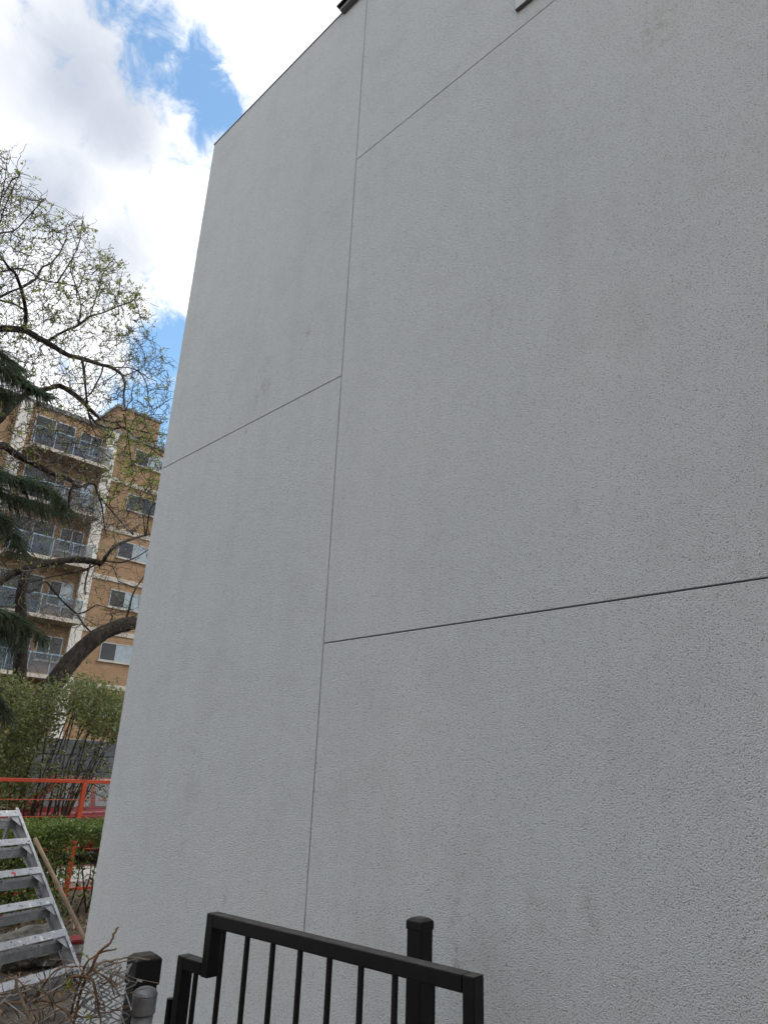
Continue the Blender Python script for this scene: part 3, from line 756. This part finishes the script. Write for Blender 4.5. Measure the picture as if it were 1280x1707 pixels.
# spreading tree: its trunk stands out of the view on the left, the limbs reach in
YT = 13.0
xB = at(-75, 430, Y=YT)[0]
tB = thing('spreading_tree', (xB, YT, 0), 'wide bare-limbed tree with fresh green leaf tips against the sky', 'tree')
NB = []
tp = [at(-125, y, Y=YT) for y in (1480, 1200, 960, 800, 690, 560, 450)]; tp[0][2] = -.1
x00 = xB
tp = [np.array([x00 + .06 * math.sin(i * 1.3), YT, p[2]]) for i, p in enumerate(tp)]
MB().tube(smooth_path(tp, 4), np.linspace(.30, .12, 25), 14).build('trunk', 'bark', tB, smooth=True)
P_ = [
 [(-60, 600, 17), (-20, 552, 15), (0, 548, 13), (20, 548, 12), (42, 551, 12), (62, 562, 11), (85, 575, 11), (115, 592, 9), (140, 598, 9), (165, 607, 7), (185, 612, 6.5), (203, 625, 5.5), (208, 640, 5), (206, 660, 4), (209, 685, 3)],
 [(41, 548, 8), (43, 530, 7.5), (42, 512, 7.5), (35, 480, 6.5), (25, 455, 5.5), (15, 446, 4.5), (0, 425, 4)],
 [(80, 568, 5), (105, 553, 4.5), (130, 542, 4.5), (150, 527, 3.5), (175, 520, 3), (197, 510, 2.6), (220, 502, 2.2), (232, 490, 1.8)],
 [(136, 597, 5.5), (140, 617, 5.5), (142, 640, 5), (145, 670, 4.5), (148, 692, 4), (155, 715, 3)],
 [(-20, 455, 4), (15, 450, 3.6), (30, 447, 3.6), (50, 452, 3.2), (67, 465, 3), (88, 470, 2.6), (105, 472, 2.2), (125, 476, 1.8)],
 [(38, 478, 5), (60, 464, 4.5), (70, 446, 4), (85, 438, 3.2), (100, 420, 2.6), (110, 398, 2)],
 [(-30, 492, 5), (0, 500, 4.5), (25, 507, 4), (38, 515, 3.5)],
 [(-40, 520, 5), (0, 495, 4.5), (20, 485, 4), (40, 478, 3)],
 [(-70, 800, 20), (-30, 730, 17), (0, 698, 15), (14, 681, 14), (30, 667, 12), (47, 656, 10), (82, 647, 9.5), (98, 643, 9.5), (112, 649, 9.5), (131, 663, 9), (145, 677, 8), (159, 691, 7), (172, 700, 5), (190, 704, 3.5), (215, 700, 2.5)],
 [(-80, 760, 18), (-30, 747, 14), (0, 743, 13), (10, 744, 12.5), (25, 756, 12), (45, 767, 11), (70, 780, 10.5), (90, 790, 9), (110, 797, 7.5), (125, 806, 6)],
 [(125, 806, 4.5), (117, 820, 4.5), (115, 842, 3.5), (122, 858, 2.5)],
 [(124, 805, 5), (132, 812, 5), (145, 806, 4.5), (158, 808, 4.5), (163, 822, 4.5), (172, 835, 3.5), (185, 850, 3), (200, 868, 2.4), (222, 892, 2)],
 [(163, 822, 4), (170, 845, 3.2), (173, 870, 2.6), (177, 892, 2)],
 [(148, 690, 5), (160, 705, 4.5), (175, 712, 4), (190, 715, 4), (205, 712, 3), (225, 716, 3), (250, 722, 2.5), (280, 725, 2)],
 [(-25, 400, 4), (0, 388, 3.2), (25, 383, 2.8), (50, 357, 2.2), (75, 330, 1.6)],
 [(95, 471, 3), (115, 440, 2.6), (130, 410, 2.2), (136, 382, 1.8), (139, 362, 1.4)],
 [(130, 540, 3), (135, 510, 2.6), (128, 480, 2.4), (118, 452, 2), (120, 430, 1.6)],
 [(150, 527, 2.8), (165, 480, 2.2), (172, 455, 2), (182, 440, 1.6), (192, 428, 1.2)],
 [(190, 513, 2.2), (198, 490, 2), (200, 470, 1.6), (204, 452, 1.2)],
 [(-30, 470, 4), (-12, 400, 3), (0, 340, 2.4), (8, 300, 1.8), (12, 266, 1.4)],
 [(-20, 420, 3), (8, 345, 2.2), (22, 312, 1.8), (33, 290, 1.2)],
 [(172, 610, 3.5), (168, 625, 3), (160, 640, 3), (152, 655, 2.6), (140, 665, 2.2)],
 [(206, 690, 2.6), (212, 720, 2.4), (216, 750, 2), (222, 790, 1.6)],
 [(195, 706, 3), (215, 720, 2.6), (240, 738, 2.4), (262, 755, 2), (275, 764, 1.8)],
 [(236, 845, 1.8), (240, 870, 2.6), (243, 893, 3), (250, 850, 2.4), (260, 838, 2)],
 [(185, 613, 3), (210, 612, 2.4), (232, 620, 2.2), (244, 640, 2.2), (247, 665, 2), (252, 690, 1.4)],
]
for k, pth in enumerate(P_):
    if pth[0][0] < -10:                      # carry the limb on to the trunk
        z0_ = at(pth[0][0], pth[0][1], Y=YT)[2]
        c_ = R.T @ np.array([xB, YT, z0_ - .25 - EYE]); pth = [(CX + F * c_[0] / -c_[2], CY - F * c_[1] / -c_[2], pth[0][2] * 1.1)] + pth
    limb(pth, YT, tB, NB, amp=.45, ph=k * 1.1, sides=9 if pth[0][2] > 6 else 6)
poly = [(-300, 420), (-200, 300), (-60, 228), (30, 262), (38, 330), (82, 328), (95, 385), (140, 358), (150, 420), (195, 425), (205, 470), (238, 490), (248, 545), (262, 590), (280, 605), (284, 690), (272, 770), (255, 880), (150, 905), (60, 880), (-100, 900), (-280, 700)]
dense = []
while len(dense) < 4000:
    x = RNG.uniform(-300, 290); y = RNG.uniform(230, 905)
    if not inpoly(x, y, poly): continue
    if x < -20 and RNG.random() < .62: continue
    if y < 330 and RNG.random() < .3: continue
    dense.append(at(x, y, Y=YT + RNG.normal() * .85))
tw = MB(); tips = grow(np.array(NB), dense, tw, r0=.02, wob=.06, sides=4, rmin=.0060)
# fine end twigs, forked off the larger ones
fine = [np.array(t[0]) + np.array([RNG.normal() * .13 + .04, RNG.normal() * .13, abs(RNG.normal()) * .14 + .03]) for t in tips for _ in range(2)]
tips2 = grow(np.array([t[0] for t in tips]), fine, tw, r0=.008, wob=.05, sides=3, rmin=.0045)
o = tw.build('twigs', 'twig', tB); o['kind'] = 'stuff'
lf = []
for p, d, L in tips2 + tips:
    r = np.array(p) - np.array([0, 0, EYE]); c = R.T @ r; qx, qy = CX + F * c[0] / -c[2], CY - F * c[1] / -c[2]
    top = max(0, min(1, (640 - qy) / 130)) ; edge = max(0, (qx - 60 + (560 - qy) * .2) / 200)
    pr = .035 + .30 * top * min(1, .18 + edge)
    if 560 < qy < 700: pr = .07
    if qx > 170 and 700 < qy < 840: pr = .30
    if qy > 840: pr = .05
    if RNG.random() < pr:
        dn = np.array(d) / (np.linalg.norm(d) + 1e-6)
        for _ in range(int(RNG.integers(4, 9))): lf.append(np.array(p) + dn * RNG.uniform(-.09, .02) + RNG.normal(size=3) * .025)
lm = MB(); leaves(lm, lf, .058, up=.5, aspect=.6); o = lm.build('crown', 'spring_leaf', tB); o['kind'] = 'stuff'

# thin tree with one long level limb
tC = thing('slender_tree', at(33, 1300, Y=17) * np.array([1, 1, 0]), 'slender dark trunk with one long level limb before the brick block', 'tree')
NC = []
b0 = at(33, 1300, Y=17); b0[2] = -.1
pc_ = [b0] + [at(x, y, Y=17) for x, y in ((33, 1120), (36, 1040), (34, 1000), (40, 968), (46, 945))]
MB().tube(smooth_path(pc_, 4), np.linspace(.16, .09, 21), 10).build('trunk', 'bark', tC, smooth=True)
for k, pth in enumerate([
 [(46, 946, 12), (65, 941, 13), (100, 936, 12), (130, 933, 12), (160, 937, 11), (170, 938, 9), (178, 926, 7), (188, 914, 6.5), (205, 904, 6), (225, 897, 5), (250, 890, 4)],
 [(44, 948, 12), (25, 954, 13), (10, 963, 12), (-15, 980, 11), (-60, 990, 8)],
 [(81, 974, 3), (105, 1003, 3), (129, 1025, 3.2), (140, 1042, 3), (153, 1055, 3)],
 [(129, 1024, 2.6), (142, 1020, 2.6), (152, 1014, 2), (160, 1008, 1.5)],
 [(151, 940, 4), (145, 960, 3.2), (142, 975, 2.8), (142, 992, 2)],
 [(175, 935, 3.5), (200, 938, 3), (225, 930, 2.6), (250, 915, 2)],
 [(165, 938, 3), (150, 946, 2.6), (120, 955, 2.4), (85, 962, 2), (45, 972, 2)],
 [(38, 985, 5), (55, 985, 4), (75, 970, 3), (88, 985, 2.5)],
 ]): limb(pth, 17, tC, NC, amp=.4, ph=k * .9, sides=8)
tgt = [at(RNG.uniform(-80, 255), RNG.uniform(840, 1050), Y=17 + RNG.normal() * .8) for _ in range(800)] + [at(RNG.uniform(-60, 150), RNG.uniform(820, 1110), Y=17 + RNG.normal() * .8) for _ in range(650)]
tw = MB(); tp1 = grow(np.array(NC), tgt, tw, r0=.02, wob=.07, rmin=.0045); fine = [np.array(t[0]) + RNG.normal(size=3) * .2 for t in tp1]
tp2 = grow(np.array([t[0] for t in tp1]), fine, tw, r0=.006, sides=3, rmin=.004); o = tw.build('twigs', 'twig', tC); o['kind'] = 'stuff'
lm = MB(); leaves(lm, [np.array(t[0]) + RNG.normal(size=3) * .03 for t in tp1 + tp2 if RNG.random() < .3], .06); o = lm.build('crown', 'spring_leaf', tC); o['kind'] = 'stuff'

# leaning tree whose thick trunk passes behind the wall
tA = thing('leaning_tree', at(22, 1330, Y=15) * np.array([1, 1, 0]), 'thick dark leaning trunk slanting up behind the pale wall', 'tree')
NA = []
a0 = at(22, 1330, Y=15); a0[2] = -.1
path = [(22, 1330, 34), (46, 1225, 32), (76, 1160, 30), (104, 1122, 28), (125, 1094, 27), (150, 1071, 26), (175, 1054, 24), (200, 1044, 23), (228, 1036, 22), (270, 1020, 20), (330, 985, 17), (400, 930, 12), (450, 860, 7)]
pts = [[*at(x, y, Y=15), w * .5 * 15.8 / F] for x, y, w in path]; pts[0][:3] = a0
sp = smooth_path(pts, 4); NA.extend(sp[12:, :3].tolist())
MB().tube(sp[:, :3] + RNG.normal(size=(len(sp), 3)) * sp[:, 3:] * .025, sp[:, 3] * (1 + RNG.normal(size=len(sp)) * .035), 14).build('trunk', 'bark', tA, smooth=True)
for k, pth in enumerate([[(150, 1070, 5), (168, 1052, 4), (182, 1040, 3), (188, 1028, 2)], [(205, 1045, 5), (214, 1020, 4), (222, 990, 3), (240, 960, 2)], [(228, 1037, 9), (280, 980, 8), (330, 880, 7), (360, 780, 4)]]):
    limb(pth, 15, tA, NA, amp=.2, ph=k)
tgt = [at(RNG.uniform(150, 420), RNG.uniform(780, 1075), Y=15 + RNG.normal() * .7) for _ in range(200)]
tw = MB(); tp1 = grow(np.array(NA), tgt, tw, r0=.02, wob=.07, rmin=.0045); o = tw.build('twigs', 'twig', tA); o['kind'] = 'stuff'
lm = MB(); leaves(lm, [np.array(t[0]) + RNG.normal(size=3) * .03 for t in tp1 if RNG.random() < .6 for _ in range(2)], .06); o = lm.build('crown', 'spring_leaf', tA); o['kind'] = 'stuff'

# spruce: trunk beyond the left edge, boughs hang into view
YP = 9.6
sp0 = at(-70, 560, Y=YP)
spr = thing('spruce_tree', (sp0[0], YP, 0), 'dark green spruce whose drooping boughs enter from the left edge', 'tree')
MB().tube([(sp0[0], YP, -.1), (sp0[0], YP, 3), (sp0[0], YP, 9)], [.22, .17, .03], 12).build('trunk', 'bark', spr, smooth=True)
def bough(path, Y0, dens=1.0):
    pts = smooth_path([at(x, y, Y=Y0 + dd) for x, y, dd in path], 5)
    start = np.array([sp0[0], YP, pts[0][2] + .1]); stem = MB(); ned = MB()
    full = np.vstack([start[None], pts]); stem.tube(full, np.linspace(.022, .005, len(full)), 6)
    bases = []; dirs = []
    for i in range(2, len(full)):
        tg = full[i] - full[i - 1]; tg /= np.linalg.norm(tg)
        for _ in range(int(13 * dens)):
            sd = RNG.normal(size=3); sd -= tg * (sd @ tg); sd /= np.linalg.norm(sd)
            L = RNG.uniform(.12, .42) * (1.15 - .65 * i / len(full))
            sd[2] *= .55; d = tg * .6 + sd * .95 + np.array([0, 0, -.16]); d /= np.linalg.norm(d)
            a = full[i - 1] + (full[i] - full[i - 1]) * RNG.random(); k = 9
            q = a + d * np.linspace(0, L, k)[:, None]; q[:, 2] -= np.linspace(0, 1, k) ** 2 * L * .3
            stem.tube(q[::4], np.linspace(.004, .002, len(q[::4])), 3, cap=False)
            for j in range(k - 1):
                for f_ in range(4):
                    bases.append(q[j] + (q[j + 1] - q[j]) * (f_ / 4)); dirs.append((q[j + 1] - q[j]) / np.linalg.norm(q[j + 1] - q[j]))
    B = np.repeat(np.array(bases), 5, 0); Dm = np.repeat(np.array(dirs), 5, 0); n = len(B)
    sd = RNG.normal(size=(n, 3)); sd -= Dm * (sd * Dm).sum(1)[:, None]; sd /= np.linalg.norm(sd, axis=1)[:, None]
    nd = Dm * .65 + sd * .8; nd /= np.linalg.norm(nd, axis=1)[:, None]; w = np.cross(nd, sd); w /= np.linalg.norm(w, axis=1)[:, None] + 1e-9
    Ln = RNG.uniform(.016, .028, n)[:, None]
    V = np.stack([B - w * .0016, B + w * .0016, B + nd * Ln], 1).reshape(-1, 3)
    ned.add(V, [(3 * i, 3 * i + 1, 3 * i + 2) for i in range(n)])
    so = stem.build('bough', 'stem', spr); no = ned.build('needles', 'needle', so); no['kind'] = 'stuff'
bough([(-60, 575, 0), (-20, 598, -.1), (5, 615, -.1), (28, 632, -.1), (55, 648, -.2), (82, 662, -.3)], YP, 1.3)
bough([(-60, 560, .1), (-20, 578, .2), (0, 590, .3), (18, 605, .3), (30, 615, .3)], YP)
bough([(-60, 640, .1), (-20, 648, .2), (0, 655, .3), (14, 664, .3)], YP)
bough([(-60, 758, 0), (-20, 780, -.1), (10, 795, -.2), (45, 803, -.3), (80, 818, -.4), (106, 846, -.4)], YP, 1.5)
bough([(-60, 790, .2), (-20, 812, .2), (20, 830, .1), (60, 842, .1), (112, 858, 0)], YP, 1.5)
bough([(-60, 830, 0), (-20, 850, -.1), (5, 868, -.1), (22, 893, -.2), (36, 918, -.2)], YP, 1.3)
bough([(-60, 1000, 0), (-20, 1012, -.1), (10, 1025, -.2), (40, 1042, -.2), (72, 1066, -.3)], YP, 1.4)
bough([(-60, 1030, .2), (-20, 1040, .2), (10, 1052, .2), (32, 1075, .2)], YP, 1.2)
bough([(-60, 1120, 0), (-30, 1140, 0), (-5, 1165, -.1), (12, 1200, -.1)], YP, 1.2)
bough([(-160, 520, 0), (-200, 560, .2), (-240, 600, .4), (-280, 660, .6)], YP)
bough([(-160, 760, 0), (-210, 800, -.2), (-260, 850, -.4), (-310, 920, -.6)], YP)
bough([(-160, 960, 0), (-210, 1010, .2), (-270, 1070, .4), (-330, 1150, .6)], YP)

# ------------------------------------------------------------------ shrubs behind the fence, hedge before it
def shrub(name, px0, polyg, Y0, label, n, nl, sz, group, lean, matl='shrub_leaf', dy=.5):
    base = at(px0, 1470, Y=Y0); r = thing(name, (base[0], Y0, 0), label, 'shrub', group)
    nodes = []; stm = MB(); xs = [p[0] for p in polyg]; ys = [p[1] for p in polyg]
    for i in range(13):
        x = RNG.uniform(min(xs) + 10, max(xs) - 10); y = RNG.uniform(min(ys) + 15, min(ys) + (max(ys) - min(ys)) * .6)
        tip = at(x, y, Y=Y0 + RNG.normal() * dy * .6); b = np.array([base[0] + (tip[0] - base[0]) * .45 - lean + RNG.normal() * .1, Y0 + RNG.normal() * .2, -.03])
        m1 = b + (tip - b) * .5 + np.array([-.08, 0, .12]) + RNG.normal(size=3) * .06
        q = smooth_path([b, m1, tip], 6); stm.tube(q, np.linspace(.017, .006, len(q)), 6); nodes.extend(q[4:].tolist())
    tg = []
    while len(tg) < n:
        x = RNG.uniform(min(xs), max(xs)); y = RNG.uniform(min(ys), max(ys))
        if inpoly(x, y, polyg): tg.append(at(x, y, Y=Y0 + RNG.normal() * dy))
    tp = grow(np.array(nodes), tg, stm, r0=.012, wob=.10, sides=3, rmin=.003, sag=.06)
    stm.build('stems', 'stem', r)
    P = []
    for t in tp:
        m_ = RNG.integers(max(1, nl - 4), nl + 4)
        P += [np.array(t[0]) + RNG.normal(size=3) * .085 for _ in range(m_)]
    lm = MB(); leaves(lm, P, sz, up=.4, aspect=.55); o = lm.build('crown', matl, r); o['kind'] = 'stuff'
shrub('shrub', 40, [(-120, 1200), (-60, 1140), (0, 1128), (60, 1150), (112, 1135), (116, 1178), (98, 1212), (76, 1238), (56, 1262), (44, 1345), (-140, 1345)], 11.9, 'olive green shrub at the left behind the orange fence', 1150, 13, .058, 'shrubs behind the orange fence', .1)
shrub('shrub', 120, [(112, 1145), (128, 1128), (165, 1142), (205, 1165), (230, 1170), (225, 1245), (178, 1232), (130, 1212), (118, 1185)], 11.5, 'looser leafy shrub by the wall edge behind the orange fence', 560, 12, .055, 'shrubs behind the orange fence', .45)
shrub('shrub', 85, [(60, 1235), (130, 1230), (185, 1250), (185, 1340), (60, 1350)], 11.2, 'thin dark stemmed shrub with few leaves in front of the slate-grey screen', 220, 5, .05, 'shrubs behind the orange fence', .3)

hx0, hx1, hy = 1.6, 5.6, 9.1
hed = thing('hedge', (3.6, hy, 0), 'low clipped hedge with bright green top in front of the orange fence', 'hedge')
st = MB(); nodes = []
for i in range(70):
    x = RNG.uniform(hx0, hx1); b = np.array([x, hy + RNG.normal() * .15, -.03]); tip = np.array([x + RNG.normal() * .2, hy + RNG.uniform(-.35, .35), RNG.uniform(.75, 1.0)])
    q = smooth_path([b, (b + tip) / 2 + RNG.normal(size=3) * .05, tip], 4); st.tube(q, np.linspace(.011, .004, len(q)), 5); nodes.extend(q.tolist())
tg = np.stack([RNG.uniform(hx0, hx1, 900), RNG.uniform(hy - .42, hy + .42, 900), RNG.uniform(.25, 1.02, 900)], 1)
tp = grow(np.array(nodes), tg, st, r0=.006, wob=.1, sides=3, rmin=.0022)
st.build('stems', 'stem', hed)
n = 17000
P = np.stack([RNG.uniform(hx0, hx1, n), RNG.uniform(hy - .45, hy + .45, n), np.zeros(n)], 1)
topz = 1.0 + .018 * np.sin(P[:, 0] * 7) + .02 * np.sin(P[:, 0] * 17 + P[:, 1] * 9)
P[:, 2] = topz - np.abs(RNG.normal(size=n)) * .11
P = P[P[:, 2] > .5]
extra = np.stack([RNG.uniform(hx0, 3.9, 13000), RNG.uniform(hy - .5, hy + .45, 13000), RNG.uniform(.03, .95, 13000)], 1)
low = np.stack([RNG.uniform(3.6, hx1, 1500), RNG.uniform(hy - .4, hy + .4, 1500), RNG.uniform(.1, .8, 1500)], 1)
lm = MB(); leaves(lm, np.vstack([P, extra, low]), .042, up=.7, aspect=.6); o = lm.build('foliage', 'hedge_leaf', hed); o['kind'] = 'stuff'

# ------------------------------------------------------------------ render settings
S.render.engine = 'CYCLES'
c_ = S.cycles; c_.max_bounces = 5; c_.diffuse_bounces = 3; c_.glossy_bounces = 2; c_.transmission_bounces = 2; c_.transparent_max_bounces = 6
c_.caustics_reflective = c_.caustics_refractive = False; c_.use_adaptive_sampling = True; c_.adaptive_threshold = .03; c_.adaptive_min_samples = 16
S.render.resolution_x, S.render.resolution_y = 767, 1024
